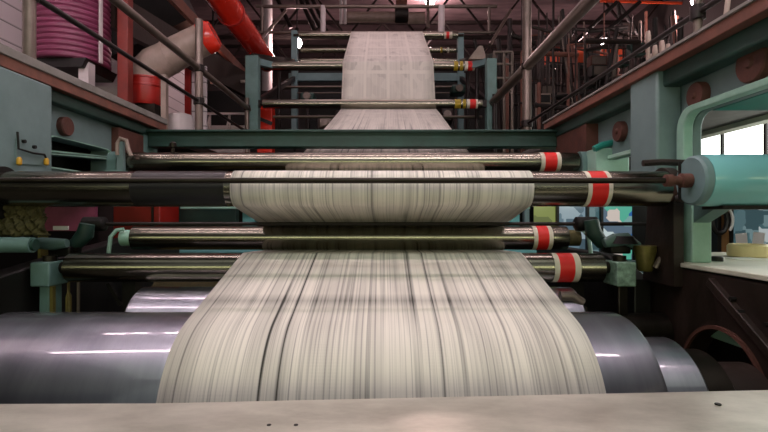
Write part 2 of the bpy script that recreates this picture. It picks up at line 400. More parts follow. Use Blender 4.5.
for i, (y, z) in enumerate(pts):
    if i: dist += math.hypot(y-pts[i-1][0], z-pts[i-1][1])
    xc = .088*max(0, min(1, (y-2.2)/4))
    row = [(bm.verts.new((xc-W2+2*W2*k/NX, y, z)), k/NX, dist) for k in range(NX+1)]
    if prev:
        for k in range(NX):
            q = [prev[k], prev[k+1], row[k+1], row[k]]; f = bm.faces.new([a[0] for a in q]); f.smooth = True
            for lp, a in zip(f.loops, q): lp[uvl].uv = (a[1], a[2])
    prev = row
me = bpy.data.meshes.new('newspaper_web'); org = Vector((0, 3, -1.25)); bmesh.ops.translate(bm, verts=bm.verts[:], vec=-org)
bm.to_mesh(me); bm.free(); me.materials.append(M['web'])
web = bpy.data.objects.new('newspaper_web', me); C.objects.link(web); web.location = org; TOPS.append(web)
so = web.modifiers.new('thickness', 'SOLIDIFY'); so.thickness = .0012; so.offset = 0
tag(web, 'long printed newspaper web running down the tower and over the big drum', 'newspaper web')

# thin shaft, its turquoise motor ---------------------------------------------
SH = (1.87, .146)
t = thing('front_shaft', 'long thin dark shaft crossing in front of the widest roller', 'shaft', Vector((-.2, SH[0], SH[1]-.012)))
part('shaft_rod', MB().cyl((-1.74, *SH), (1.16, *SH), .0115, 20), 'dark_steel', t)
part('end_collar', MB().lathe((1.10, *SH), (1, 0, 0), [(0, .014), (.004, .024), (.03, .024), (.034, .018), (.06, .018), (.064, .028), (.10, .028), (.104, .016), (.12, .016)], 24), 'rust', t)
t = thing('turquoise_cylinder', 'big turquoise horizontal cylinder at the right edge, thin shaft entering its end', 'cylinder', Vector((1.7, SH[0], SH[1]-.1)))
part('cylinder_body', MB().lathe((1.232, *SH), (1, 0, 0), [(0, .098), (.01, .101), (1.1, .101)], 56), 'turq', t)
part('end_cap', MB().lathe((1.20, *SH), (1, 0, 0), [(0, .088), (.008, .096), (.03, .098)], 56), 'turqgrey', t)
part('cap_slot', MB().box(1.192, 1.2, SH[0]+.055, SH[0]+.063, SH[1]-.07, SH[1]+.08), 'black', t)
part('foot_rail', MB().box(1.30, 2.2, 1.83, 1.95, SH[1]-.112, SH[1]-.098), 'black', t)

# second thin rod low
RF = (2.42, -.03)
t = thing('lower_rod', 'thin dark rod crossing just below the hanging paper loop', 'rod', Vector((0, RF[0], RF[1]-.01)))
part('rod_body', MB().cyl((px(92, RF[0]), *RF), (px(652, RF[0]), *RF), .0095, 16), 'pipedark', t)

# ------------------------------------------------------------------ big drum
t = thing('impression_drum', 'large polished drum at the bottom that the streaked paper wraps round', 'drum', Vector((-.2, DR[0], DR[1]-DR[2])))
part('drum_shell', MB().lathe((-1.34, DR[0], DR[1]), (1, 0, 0), [(0, .30), (.012, .318), (.02, .32), (2.16, .32), (2.175, .314), (2.18, .29)], 128), 'chrome', t)
part('hub_step', MB().lathe((.84, DR[0], DR[1]), (1, 0, 0), [(0, .232), (.165, .232), (.175, .222)], 80), 'chrome', t, label='wide bright hub step')
part('hub_step', MB().lathe((1.0, DR[0], DR[1]), (1, 0, 0), [(0, .19), (.12, .19), (.126, .182)], 72), 'dark_steel', t, label='middle dark green hub step')
part('hub_step', MB().lathe((1.10, DR[0], DR[1]), (1, 0, 0), [(0, .145), (.18, .145), (.185, .14)], 64), 'darkrust', t, label='narrow rusty hub step')
t2 = thing('rear_drum', 'second smaller polished drum showing behind the big drum', 'drum', Vector((0, 2.22, -.72)))
part('drum_shell', MB().lathe((-1.11, 2.22, -.52), (1, 0, 0), [(0, .19), (.01, .2), (1.98, .2), (1.99, .19)], 96), 'chrome', t2)
part('journal', MB().cyl((-1.3, 2.22, -.52), (-1.11, 2.22, -.52), .08, 32), 'dark_steel', t2)
part('journal', MB().cyl((.88, 2.22, -.52), (1.3, 2.22, -.52), .08, 32), 'dark_steel', t2)

# front guard bar -------------------------------------------------------------
t = thing('front_guard_bar', 'wide worn aluminium bar along the bottom edge with small drilled holes', 'bar', Vector((.2, .85, -.55)))
prof = []
gb = MB()
holes = []
for hx, hy in ((269, 425), (296, 425)):
    Y = .38*480/(hy-218); holes.append([(px(hx, Y)+.0035*math.cos(a*PI/5), Y+.0035*math.sin(a*PI/5)) for a in range(10)])
yb = lambda x: 1.0+(.0 if x < .3 else (x-.3)*.045)
outer = [(-1.6, .66), (1.7, .66), (1.7, 1.115), (-.46, .99), (-1.6, .98)]
gb.plate('z', -.40, -.38, outer)
for hx, hy in ((269, 425), (296, 425)):
    Y = .38*480/(hy-218); part('drilled_hole', MB().cyl((px(hx, Y), Y, -.3805), (px(hx, Y), Y, -.3793), .0042, 16), 'black', t)
part('bar_face', gb, 'bar', t, bevel=.006)
part('bar_web', MB().plate('z', -.55, -.401, [(-1.6, .70), (1.7, .70), (1.7, .98), (-1.6, .93)]), 'dark_steel', t)
Y = .38*480/(405-218)
part('screw', MB().cyl((px(718, Y), Y, -.3795), (px(718, Y), Y, -.377), .006, 12), 'black', t)

# ------------------------------------------------------------------ right side frame
fr = thing('right_side_frame', 'grey-green cast side frame on the right with rusty round covers and slot', 'machine frame', Vector((1.45, 2.4, -1.6)))
slot = rrect(1.52, 2.19, -.45, .475, .07)
slot2 = rrect(2.60, 3.45, .19, .36, .05)
part('side_panel', MB().plate('x', 1.42, 1.46, [(1.45, -.55), (2.27, -.55), (2.27, .13), (3.75, .13), (3.75, .70), (1.45, .70)], [slot, slot2]), 'greenpost', fr, bevel=.006)
rim_out = rrect(1.46, 2.245, -.50, .505, .10)
part('slot_rim', MB().plate('x', 1.375, 1.42, rim_out, [slot]), 'palegreen', fr, label='pale green raised rim round the slot', bevel=.006)
part('slot_lining', MB().box(1.462, 1.72, 1.5, 2.12, .475, .487), 'teal', fr, label='teal shelf above the slot')
part('slot_rim', MB().plate('x', 1.39, 1.42, rrect(2.57, 3.48, .165, .385, .06), [slot2]), 'palegreen', fr, label='far slot rim', bevel=.005)
part('pilaster', MB().box(1.30, 1.42, 2.27, 2.52, .06, .70), 'greenpost', fr, bevel=.012)
part('under_flange', MB().plate('x', 1.33, 1.419, [(1.45, .62), (3.75, .62), (3.75, .7), (1.45, .7)]), 'darkgreen', fr, bevel=.01)
part('top_fascia', MB().box(1.28, 1.60, 1.45, 3.8, .695, .745), 'fascia', fr, label='rust brown top flange', bevel=.004)
part('top_lip', MB().box(1.27, 1.60, 1.45, 3.8, .745, .757), 'fasciagrey', fr)
for y, z, r in ((2.13, .545, .058), (2.83, .51, .06), (1.81, .585, .075)):
    part('round_cover', MB().lathe((1.42, y, z), (-1, 0, 0), [(0, r), (.03, r), (.036, r*.93), (.036, r*.3), (.045, r*.2)], 40), 'rust', fr, label='rusty round cover')
part('rusty_plate', MB().plate('x', 1.34, 1.419, [(3.15, .38), (3.7, .36), (3.7, .62), (3.15, .62)]), 'rust', fr)
# lower block with bore
lb = thing('right_gear_housing', 'dark oily housing at lower right with a big round bore and pale top', 'machine housing', Vector((1.5, 1.7, -1.6)))
bore = circ(1.85, -.655, .225, 48)
part('housing_plate', MB().plate('x', 1.31, 1.40, [(.9, -1.6), (2.6, -1.6), (2.6, -.45), (2.25, -.215), (.9, -.235)], [bore]), 'darkrust', lb, bevel=.008)
part('bore_ring', MB().plate('x', 1.298, 1.31, circ(1.85, -.655, .236, 48), [circ(1.85, -.655, .222, 48)]), 'rust', lb)
part('bore_dark_sheet', MB().box(1.402, 1.412, 1.5, 2.2, -1.0, -.3), 'black', lb)  # black sheet put in for the shade inside the bore
part('top_plate', MB().plate('z', -.215, -.195, [(1.30, .9), (2.5, .9), (2.5, 2.75), (1.75, 2.75), (1.30, 2.22)]), 'tabletop', lb, label='pale scuffed top plate', bevel=.004)
part('side_rib', MB().bar((1.30, 1.9, -.25), (1.30, 1.35, -.62), .03, .035), 'darkrust', lb, bevel=.004)
for y, z in ((1.78, -.30), (1.62, -.36), (1.74, -.34)):
    part('bolt', MB().cyl((1.29, y, z), (1.31, y, z), .009, 6), 'black', lb)
part('valve_knob', MB().tube([(1.29, 1.5, -.44), (1.26, 1.49, -.46), (1.27, 1.48, -.5)], [.02, .03, .016], 12), 'brass', lb)

# support post under the turquoise cylinder
t = thing('cylinder_support', 'green upright block standing on the pale top plate beneath the turquoise cylinder', 'bracket', Vector((1.39, 2.15, -.195)))
part('upright', MB().box(1.345, 1.43, 2.08, 2.22, -.194, .12), 'palegreen', t, bevel=.006)
part('gusset', MB().plate('x', 1.35, 1.42, [(2.08, -.02), (1.93, .045), (2.08, .12)]), 'green', t)
# things on the top plate
t = thing('beige_tub', 'round beige plastic tub on the pale top plate at the right', 'tub', Vector((1.85, 2.42, -.195)))
part('tub_wall', MB().lathe((1.85, 2.42, -.195), (0, 0, 1), [(0, .085), (.004, .092), (.055, .092), (.064, .084), (.064, .07), (.03, .066)], 40), 'beige', t)
t = solo('black_knob', MB().lathe((1.515, 2.17, -.195), (0, 0, 1), [(0, .024), (.018, .024), (.022, .018)], 24), 'black', 'small black knob on the pale plate beside the green upright', 'knob')
t = solo('hex_key', MB().tube([(1.72, 2.08, -.191), (1.83, 2.02, -.191), (1.86, 2.03, -.191)], .0045, 8), 'dark_steel', 'thin dark wrench lying on the pale top plate', 'tool')
t = solo('paper_sheet', MB().box(1.66, 1.80, 2.25, 2.36, -.195, -.192), 'paper', 'white paper lying between the green upright and beige tub', 'paper')
# wood post and blue office glass beyond
t = thing('wooden_door_frame', 'brown wooden upright beyond the pale plate beside office glass', 'door frame', Vector((3.15, 4.5, ZF)))
part('jamb', MB().box(3.15, 3.22, 4.45, 4.55, ZF, .45), 'wood', t, bevel=.005)
part('dark_edge', MB().box(3.225, 3.26, 4.45, 4.55, ZF, .45), 'black', t)
part('dark_edge', MB().box(3.11, 3.145, 4.45, 4.55, ZF, .45), 'black', t)
bo = thing('office_window', 'bluish office window with papers behind, seen under the turquoise cylinder', 'window', Vector((4.0, 4.6, ZF)))
part('glass', MB().box(3.27, 4.8, 4.58, 4.6, -.32, .4), 'pane_d', bo)
part('sill_panel', MB().box(3.27, 4.8, 4.54, 4.62, ZF, -.33), 'wood', bo)
part('mullion', MB().box(3.93, 3.97, 4.53, 4.57, -.32, .4), 'turqgrey', bo)
for x, z, a in ((3.42, -.22, .1), (3.58, -.2, -.12), (3.76, -.25, .08)):
    part('pinned_paper', MB().bar((x-.055, 4.565, z), (x+.055, 4.565, z+a*.1), .004, .14), 'paper', bo)
t = thing('cord_coil', 'coil of dark cord with white wrap hanging beside the wooden upright', 'cord', Vector((3.1, 4.38, -.1)))
part('coil', MB().tube([(3.08+.07*math.cos(a), 4.38, -.02+.12*math.sin(a)) for a in [i*.35 for i in range(19)]], .022, 8), 'black', t)
part('white_wrap', MB().tube([(3.12+.05*math.cos(a)*1.2, 4.352, -.02+.11*math.sin(a)) for a in [-1.0+i*.25 for i in range(9)]], .012, 8), 'paper', t)

# ------------------------------------------------------------------ left side frame
fl = thing('left_side_frame', 'grey-green cast side frame on the left below the ribbed pink tank', 'machine frame', Vector((-1.8, 2.6, -1.6)))
s3 = [(2.64, .375), (3.24, .415), (3.24, .450), (3.2, .458), (2.70, .458), (2.64, .44)]
s4 = [(2.64, .285), (3.24, .285), (3.24, .395), (2.64, .352)]
part('side_panel', MB().plate('x', -1.97, -1.85, [(1.9, .16), (3.75, .16), (3.75, .70), (1.9, .70)], [s3, s4]), 'greenpost', fl, bevel=.006)
for s in (s3, s4):
    cy = sum(p[0] for p in s)/len(s); cz = sum(p[1] for p in s)/len(s)
    big = [(cy+(p[0]-cy)*1.04, cz+(p[1]-cz)*1.16) for p in s]
    part('slot_rim', MB().plate('x', -1.85, -1.835, big, [s]), 'palegreen', fl)
part('slot_dark_sheet', MB().box(-2.1, -2.06, 2.45, 3.5, .2, .55), 'black', fl)  # black sheet standing for the darkness beyond the slots
part('pilaster', MB().box(-1.85, -1.75, 2.12, 2.55, .10, .70), 'greenpost', fl, bevel=.012)
part('top_lip', MB().box(-1.95, -1.74, 1.9, 3.9, .755, .80), 'fasciagrey', fl, bevel=.004)
part('top_fascia', MB().box(-1.95, -1.75, 1.9, 3.9, .70, .755), 'fascia', fl, label='brown flange under the grey lip', bevel=.003)
part('under_flange', MB().plate('x', -1.849, -1.79, [(1.9, .63), (3.75, .63), (3.75, .70), (1.9, .70)]), 'darkgreen', fl, bevel=.01)
part('round_cover', MB().lathe((-1.85, 2.78, .53), (1, 0, 0), [(0, .055), (.03, .055), (.036, .05)], 40), 'rust', fl, label='rusty round cover')
part('rusty_plate', MB().plate('x', -1.849, -1.80, [(3.28, .24), (3.72, .24), (3.72, .62), (3.28, .62)]), 'rust', fl)
t = thing('lever_plate', 'small black lever with two yellow knobs on the left green pilaster', 'lever', Vector((-1.745, 2.4, .24)))
part('backing_plate', MB().plate('x', -1.75, -1.744, [(2.29, .26), (2.47, .27), (2.47, .36), (2.29, .38)]), 'greenpost', t)
part('lever_arm', MB().tube([(-1.735, 2.285, .41), (-1.73, 2.285, .33), (-1.73, 2.38, .322), (-1.73, 2.46, .325), (-1.725, 2.47, .30)], .0055, 8), 'black', t)
for y, z in ((2.285, .25), (2.47, .27)): part('yellow_knob', MB().lathe((-1.727, y, z), (0, 0, 1), [(0, .006), (.006, .012), (.03, .012), (.04, .006)], 14), 'yellow', t)
for y, z in ((2.33, .372), (2.40, .355)): part('bolt', MB().cyl((-1.75, y, z), (-1.73, y, z), .009, 8), 'black', t)

# ------------------------------------------------------------------ green cross beam
t = thing('cross_beam', 'dark green beam spanning between the side frames above the idler roller', 'beam', Vector((-.2, 3.72, .54)))
part('beam_web', MB().box(px(150, 3.72), 1.42, 3.68, 3.80, .545, .665), 'darkgreen', t, bevel=.008)
part('beam_cap', MB().box(px(150, 3.72), 1.42, 3.64, 3.82, .655, .672), 'darkgreen', t, bevel=.004)
part('end_plate', MB().box(px(150, 3.72)-.05, px(150, 3.72), 3.62, 3.84, .50, .69), 'green', t)
bolt = thing('pipe_fitting', 'small round fitting sitting on the upper idler roller guard', 'fitting', Vector((px(173, 3.15), 3.15, .43)))
part('fitting_body', MB().lathe((px(173, 3.15), 3.15, .43), (0, 0, 1), [(0, .012), (.03, .012), (.035, .022), (.06, .022), (.07, .01)], 16), 'dark_steel', bolt)

# ------------------------------------------------------------------ brackets round the rollers
def bracket(name, label, xc, w, poly, m, parts=()):
    """poly in (y,z), extruded w in x"""
    ys = [p[0] for p in poly]; zs = [p[1] for p in poly]
    t = thing(name, label, 'bracket', Vector((xc, sum(ys)/len(ys), min(zs))))
    part('cast_arm', MB().plate('x', xc-w/2, xc+w/2, poly), m, t, bevel=.005)
    return t
# roller A ends
for sx, lab in ((-1, 'green bearing bracket at the left end of the upper idler roller'), (1, 'bearing bracket at the right end of the upper idler roller')):
    x = px(114, 3.15)+.02 if sx < 0 else px(583, 3.15)
    t = bracket('bearing_bracket', lab, x, .06, circ(3.15, .366, .07, 14, 0, PI)+[(3.08, .20), (3.22, .20)], 'green')
    part('bearing_cap', MB().lathe((x-sx*.031, 3.15, .366), (-sx, 0, 0), [(0, .045), (.012, .045), (.016, .035)], 24), 'black', t)
    part('arm', MB().box(min(x, x+sx*.12), max(x, x+sx*.12), 3.10, 3.2, .2, .28), 'darkgreen', t, bevel=.004)
t = thing('fork_lever', 'brown forked lever standing above the left green bearing bracket', 'lever', Vector((px(118, 3.0), 3.05, .40)))
part('fork_arm', MB().tube([(px(113, 3), 3.05, .40), (px(113, 3), 3.05, pz(142, 3)), (px(116, 3), 3.05, pz(137, 3)), (px(122, 3), 3.05, pz(139, 3)), (px(124, 3), 3.05, pz(148, 3)), (px(127, 3), 3.05, pz(155, 3))], .013, 10), 'duct', t)
part('fork_base', MB().box(-1.76, -1.64, 3.04, 3.10, .27, .305), 'green', t, bevel=.004)
part('fork_plate', MB().plate('y', 3.05, 3.08, [(px(112, 3), .30), (px(119, 3), .30), (px(118, 3), pz(140, 3)), (px(113, 3), pz(140, 3))]), 'greenpost', t)
t = thing('hose_cover', 'pale green box with a dark green hose over it, right of the idler roller', 'cover', Vector((px(608, 3), 3.0, .2)))
part('box_face', MB().box(px(593, 3), px(626, 3), 2.96, 3.1, pz(172, 3), pz(149, 3)), 'palegreen', t, bevel=.006)
part('hose', MB().tube([(px(592, 3), 2.97, pz(150, 3)), (px(600, 3), 2.97, pz(146, 3)), (px(612, 3), 2.97, pz(143, 3)), (px(622, 3), 2.97, pz(137, 3)), (px(634, 3), 2.97, pz(134, 3))], .022, 10), 'teal', t)
# roller D ends: curved pale brackets
for sx, lab, xx in ((-1, 'pale curved bracket at the left end of the lower idler roller', px(128, 2.6)), (1, 'pale curved bracket at the right end of the lower idler roller', px(573, 2.6))):
    t = thing('curved_bracket', lab, 'bracket', Vector((xx, 2.6, -.3)))
    part('bearing_boss', MB().lathe((xx-.03, 2.6, -.108), (1, 0, 0), [(0, .044), (.06, .044)], 28), 'palegreen' if sx < 0 else 'rag', t)
    part('curved_strap', MB().tube([(xx, 2.56, -.06), (xx+sx*.035, 2.55, -.065), (xx+sx*.06, 2.54, -.10), (xx+sx*.08, 2.54, -.26)], .011, 10), 'palegreen', t)
    part('foot', MB().box(xx-.04, xx+.1*1, 2.56, 2.66, -.30, -.24), 'darkgreen', t, bevel=.004)
    part('stand', MB().box(xx-.02, xx+.05, 2.58, 2.64, -1.6, -.30), 'black', t)
# roller E blocks
def eblock(lab, xa, xb, m, sx):
    t = thing('bearing_block', lab, 'bearing block', Vector(((xa+xb)/2, 2.2, -.6)))
    part('block', MB().box(xa, xb, 2.16, 2.30, -.31, -.20), m, t, bevel=.006)
    part('column', MB().box(xa+.02, xb-.02, 2.19, 2.28, -.62, -.31), 'green' if sx < 0 else 'dark_steel', t, bevel=.006)
    part('screw_cap', MB().cyl(((xa+xb)/2, 2.23, -.20), ((xa+xb)/2, 2.23, -.175), .03, 20), 'dark_steel', t)
    return t
tl = eblock('green bearing block on a column at the left end of the turning roller', px(36, 2.2), px(55, 2.2), 'green', -1)
part('gold_strip', MB().box(px(52, 2.2)+.01, px(55, 2.2)+.01, 2.17, 2.19, -.60, -.31), 'brass', tl)
tr = eblock('speckled green bearing block at the right end of the turning roller', px(613, 2.2), px(632, 2.2), 'speckled', 1)
# cranks on the lower rod
def crank(lab, pts_, sx):
    t = thing('crank_arm', lab, 'crank', Vector((px(pts_[0][0], 2.35), 2.35, pz(pts_[-1][1], 2.35))))
    part('crank_head', MB().lathe((px(pts_[0][0], 2.35)-.06, RF[0], RF[1]), (1, 0, 0), [(0, .02), (.01, .036), (.11, .036), (.12, .02)], 24), 'black', t)
    q = [(px(a, 2.35), 2.36, pz(b, 2.35)) for a, b in pts_]
    part('crank_lever', MB().tube(q, [.034, .04, .034, .03][:len(q)]+[.03]*(len(q)-4), 12), 'darkgreen', t)
    part('clevis', MB().box(q[-1][0]-.05, q[-1][0]+.05, 2.3, 2.4, q[-1][2]-.03, q[-1][2]+.02), 'black', t, bevel=.008)
    part('pivot_pin', MB().cyl((q[-1][0]-.07, 2.34, q[-1][2]), (q[-1][0]+.07, 2.34, q[-1][2]), .014, 16), 'dark_steel', t)
crank('dark green crank arm at the left end of the lower rod', [(86, 224), (84, 234), (76, 243), (66, 250)], -1)
crank('dark crank arm at the right end of the lower rod', [(592, 220), (594, 232), (602, 242), (616, 247)], 1)
t = thing('link_bar', 'dark green rocker bar above the left bearing block', 'link bar', Vector((px(50, 2.3), 2.3, -.18)))
part('rocker', MB().tube([(px(30, 2.3), 2.28, pz(243, 2.3)), (px(44, 2.3), 2.28, pz(243, 2.3)), (px(56, 2.3), 2.28, pz(244, 2.3)), (px(70, 2.3), 2.28, pz(243, 2.3))], [.018, .028, .03, .02], 12), 'green', t)
t = thing('link_bar', 'dark green domed rocker bar above the speckled right bearing block', 'link bar', Vector((px(620, 2.3), 2.3, -.16)))
part('rocker', MB().tube([(px(602, 2.3), 2.28, pz(243, 2.3)), (px(612, 2.3), 2.28, pz(240, 2.3)), (px(624, 2.3), 2.28, pz(239, 2.3)), (px(636, 2.3), 2.28, pz(246, 2.3))], [.022, .032, .032, .02], 12), 'green', t)
part('bolt_cap', MB().cyl((px(620, 2.3), 2.26, -.12), (px(620, 2.3), 2.26, -.085), .06, 20, .04), 'black', t)
t = thing('turquoise_pipe', 'turquoise horizontal pipe end entering at the left edge below the rag', 'pipe', Vector((-1.7, 2.1, -.16)))
part('pipe_body', MB().cyl((-2.2, 2.1, -.118), (px(33, 2.1), 2.1, -.118), .034, 28), 'green', t)
part('pipe_collar', MB().cyl((px(27, 2.1), 2.1, -.118), (px(36, 2.1), 2.1, -.118), .025, 28), 'darkgreen', t)
# oily rag: crumpled grid
rb = bmesh.new(); n = 26
vs = {}
for i in range(n):
    for j in range(n//2):
        x = px(-14, 2.12)+(px(41, 2.12)-px(-14, 2.12))*i/(n-1); zz = pz(236, 2.12)+.13*j/(n//2-1)
        vs[i, j] = rb.verts.new((x, 2.15+.02*math.sin(i*1.3+j)+random.uniform(-.012, .012), zz+random.uniform(-.005, .005)))
for i in range(n-1):
    for j in range(n//2-1): rb.faces.new((vs[i, j], vs[i+1, j], vs[i+1, j+1], vs[i, j+1]))
mb = MB(); mb.bm = rb
o = solo('oily_rag', mb, 'rag', 'crumpled mottled olive rag hanging at the left edge below the shaft', 'rag')
s_ = o.modifiers.new('t', 'SOLIDIFY'); s_.thickness = .015
# brass pot
t = thing('brass_oil_cup', 'dull brass oil cup beside the speckled right bearing block', 'oil cup', Vector((px(645, 2.25), 2.25, -.24)))
part('cup', MB().lathe((px(645, 2.25), 2.25, pz(271, 2.25)), (0, 0, 1), [(0, .028), (.01, .036), (.05, .04), (.10, .05), (.118, .05), (.12, .045)], 32), 'brass', t)
t = solo('bent_pipe', MB().tube([(px(655, 2.2), 2.2, pz(268, 2.2)), (px(660, 2.2), 2.2, pz(259, 2.2)), (px(668, 2.2), 2.2, pz(258, 2.2)), (px(673, 2.2), 2.2, pz(263, 2.2))], .013, 10), 'pipe', 'short bent grey pipe at the left corner of the pale top plate', 'pipe')
# rusty bearing housing at lead roller's right end
t = thing('lead_roller_housing', 'dark rusty bearing housing holding the right end of the widest roller', 'bearing housing', Vector((1.33, 2.2, -.3)))
part('housing_body', MB().plate('x', 1.27, 1.315, circ(2.19, .129, .10, 18, 0, PI)+[(2.09, -.30), (2.34, -.30)]), 'darkrust', t, bevel=.01)
part('bearing_ring', MB().lathe((1.255, 2.13, .129), (1, 0, 0), [(0, .05), (.004, .06), (.02, .06)], 32), 'rust', t)
part('link_pin', MB().tube([(1.22, 2.0, .08), (1.26, 1.99, .085), (1.33, 2.0, .08)], [.012, .022, .02], 12), 'darkrust', t)
part('clamp', MB().tube([(1.12, 2.06, .235), (1.2, 2.06, .24), (1.3, 2.05, .235)], .014, 8), 'darkrust', t)
t = thing('left_roller_housing', 'black bearing housing at the left edge holding the widest roller', 'bearing housing', Vector((-1.73, 2.2, -.05)))
part('housing_body', MB().plate('x', -1.77, -1.67, circ(2.13, .129, .10, 18, 0, PI)+[(2.05, .0), (2.24, .0)]), 'black', t, bevel=.01)

# dark masses of the lower frame
lf = thing('left_lower_frame', 'black lower side frame at the left edge below the turquoise pipe', 'machine frame', Vector((-1.8, 2.4, -1.6)))
part('frame_plate', MB().plate('x', -1.70, -1.60, [(1.9, -1.6), (3.8, -1.6), (3.8, -.05), (2.35, -.2), (1.9, -.26)]), 'black', lf, bevel=.008)
part('foot_pad', MB().plate('x', -1.75, -1.55, [(1.85, -1.6), (3.85, -1.6), (3.85, -1.55), (1.85, -1.55)]), 'dark_steel', lf)
lf2 = thing('right_rear_frame', 'black lower frame plate behind the right bearing block', 'machine frame', Vector((1.25, 2.9, -1.6)))
part('frame_plate', MB().plate('x', 1.22, 1.30, [(2.32, -1.6), (3.8, -1.6), (3.8, -.2), (2.6, -.2), (2.32, -.3)]), 'black', lf2, bevel=.008)
# clutter in the gap beneath turning roller
t = thing('ink_tray', 'brown cast tray under the left half of the turning roller', 'tray', Vector((-1.0, 2.75, -.6)))
part('tray_body', MB().plate('x', -1.35, -.55, [(2.62, -.72), (3.0, -.72), (3.05, -.36), (2.9, -.33), (2.75, -.42), (2.62, -.60)]), 'rag', t, bevel=.02)
part('brace', MB().bar((px(105, 2.55), 2.58, pz(284, 2.55)), (px(118, 2.55), 2.58, pz(306, 2.55)), .02, .02), 'black', t)
t = solo('support_rod', MB().cyl((px(73, 2.3), 2.34, -1.6), (px(73, 2.3), 2.34, -.30), .008, 10), 'pipe', 'thin pale vertical rod under the left end of the turning roller', 'rod')
t = solo('support_column', MB().lathe((px(65, 2.45), 2.45, -.9), (0, 0, 1), [(0, .03), (.5, .03), (.52, .022), (.6, .022)], 16), 'brass', 'dull brass coloured column under the left end of the turning roller', 'column')
t = thing('hose_clamp', 'grey metal clamp tucked at the right edge of the lower paper sheet', 'clamp', Vector((px(570, 2.1), 2.1, -.42)))
part('clamp_jaw', MB().tube([(px(560, 2.1), 2.1, pz(296, 2.1)), (px(572, 2.1), 2.1, pz(296, 2.1)), (px(582, 2.1), 2.1, pz(303, 2.1))], .022, 12), 'pipe', t)
part('clamp_base', MB().box(px(560, 2.1), px(586, 2.1), 2.08, 2.14, pz(313, 2.1), pz(306, 2.1)), 'dark_steel', t, bevel=.004)

# rear unit cross members behind rollers
def member(name, lab, x0, x1, y, z0, z1, m, cat='beam', d=.1):
    return solo(name, MB().box(x0, x1, y, y+d, z0, z1), m, lab, cat, bevel=.006)
member('rear_beam', 'pale turquoise beam glimpsed just under the widest roller', px(180, 4.2), px(530, 4.2), 4.2, pz(209, 4.2), pz(203.5, 4.2), 'palegreen')
member('rear_beam', 'pale turquoise lower beam glimpsed between the two lowest rollers', px(160, 4.0), px(545, 4.0), 4.0, pz(253, 4.0), pz(247, 4.0), 'turq')
member('rear_post', 'turquoise post glimpsed left of the hanging paper loop', px(242, 4.3), px(254, 4.3), 4.31, -1.6, pz(206, 4.3), 'turq', 'post')
member('rear_post', 'turquoise post glimpsed right of the hanging paper loop', px(508, 4.3), px(520, 4.3), 4.31, -1.6, pz(206, 4.3), 'turq', 'post')
member('sheet_metal_screen', 'dark green sheet panel in the gap under the left of the widest roller', px(175, 4.6), px(236, 4.6), 4.6, -1.6, pz(204, 4.6), 'darkgreen', 'panel')
t = thing('red_cabinet', 'dark red cabinet glimpsed below the left part of the widest roller', 'cabinet', Vector((px(136, 4.2), 4.35, ZF)))
part('cabinet_body', MB().box(px(113, 4.2), px(160, 4.2), 4.2, 4.6, ZF, pz(190, 4.2)), 'red', t, bevel=.01)
part('door_edge', MB().box(px(152, 4.2), px(154, 4.2), 4.185, 4.2, ZF+.05, pz(195, 4.2)), 'darkrust', t)
t = thing('control_console', 'tilted magenta control panel behind the crank at left', 'control panel', Vector((px(70, 3.1), 3.1, -.12)))
part('screen', MB().plate('y', 3.1, 3.13, [(px(43, 3.1), pz(231, 3.1)), (px(95, 3.1), pz(231, 3.1)), (px(95, 3.1), pz(207, 3.1)), (px(45, 3.1), pz(207, 3.1))]), 'magenta', t)
part('white_label', MB().box(px(54, 3.1), px(69, 3.1), 3.09, 3.1, pz(230, 3.1), pz(226, 3.1)), 'paper', t)
part('frame_edge', MB().box(px(41, 3.1), px(44, 3.1), 3.07, 3.14, -.6, pz(206, 3.1)), 'brass', t)
member('rear_press_unit', 'black mass of the next press unit far behind the rollers', -2.0, 1.6, 5.2, -1.6, -.05, 'black', 'machine', .6)

# booth far right, lit
t = thing('control_booth', 'lit control booth windows seen beneath the right end of the widest roller', 'booth', Vector((2.2, 5.2, ZF)))
part('booth_wall', MB().plate('y', 5.05, 5.12, [(1.5, ZF), (2.95, ZF), (2.95, .5), (1.5, .5)], [[(1.55, -.45), (2.9, -.45), (2.9, .4), (1.55, .4)]]), 'turqgrey', t)
X = 1.56
for k, (a, b, mm) in enumerate(((534, 556, 'pane_a'), (558, 586, 'pane_b'), (588, 600, 'pane_d'), (602, 632, 'pane_c'))):
    part('booth_window', MB().box(px(a, 5.1), px(b, 5.1), 5.1, 5.11, -.44, .39), mm, t)
for p_ in (557, 587, 601): part('mullion', MB().box(px(p_-1, 5.08), px(p_+1.2, 5.08), 5.05, 5.12, -.45, .4), 'black', t)

# ------------------------------------------------------------------ walkways, railings
t = thing('left_walkway', 'raised walkway slab above the left side frame carrying the pink tank', 'walkway', Vector((-2.6, 5, .70)))
part('deck', MB().box(-3.6, -1.96, 1.9, 9.0, .70, .78), 'darkrust', t)
t = thing('right_walkway', 'raised walkway slab above the right side frame', 'walkway', Vector((2.2, 5, .70)))
part('deck', MB().box(1.61, 2.70, 1.45, 7.0, .70, .755), 'fasciagrey', t)
part('deck', MB().box(1.61, 7.2, 7.0, 11.0, .70, .755), 'darkrust', t)
part('edge_beam', MB().box(2.60, 2.70, 1.45, 6.9, .665, .70), 'tabletop', t)
def railing(name, lab, X, rails, posts, side):
    t = thing(name, lab, 'railing', Vector((X, 5, .76)))
    for (z, r, m, y0, y1) in rails: part('rail', MB().cyl((X, y0, z), (X, y1, z), r, 16), m, t)
    for (y, z1, r, m) in posts:
        p = part('post', MB().cyl((X, y, .76), (X, y, z1), r, 16), m, t)
        for (z, rr, mm, y0, y1) in rails:
            if z < z1+.05 and y0 < y < y1: part('clamp', MB().lathe((X, y, z-.035), (0, 0, 1), [(0, r+.008), (.004, r+.014), (.066, r+.014), (.07, r+.008)], 16), 'pipedark', p)
    return t
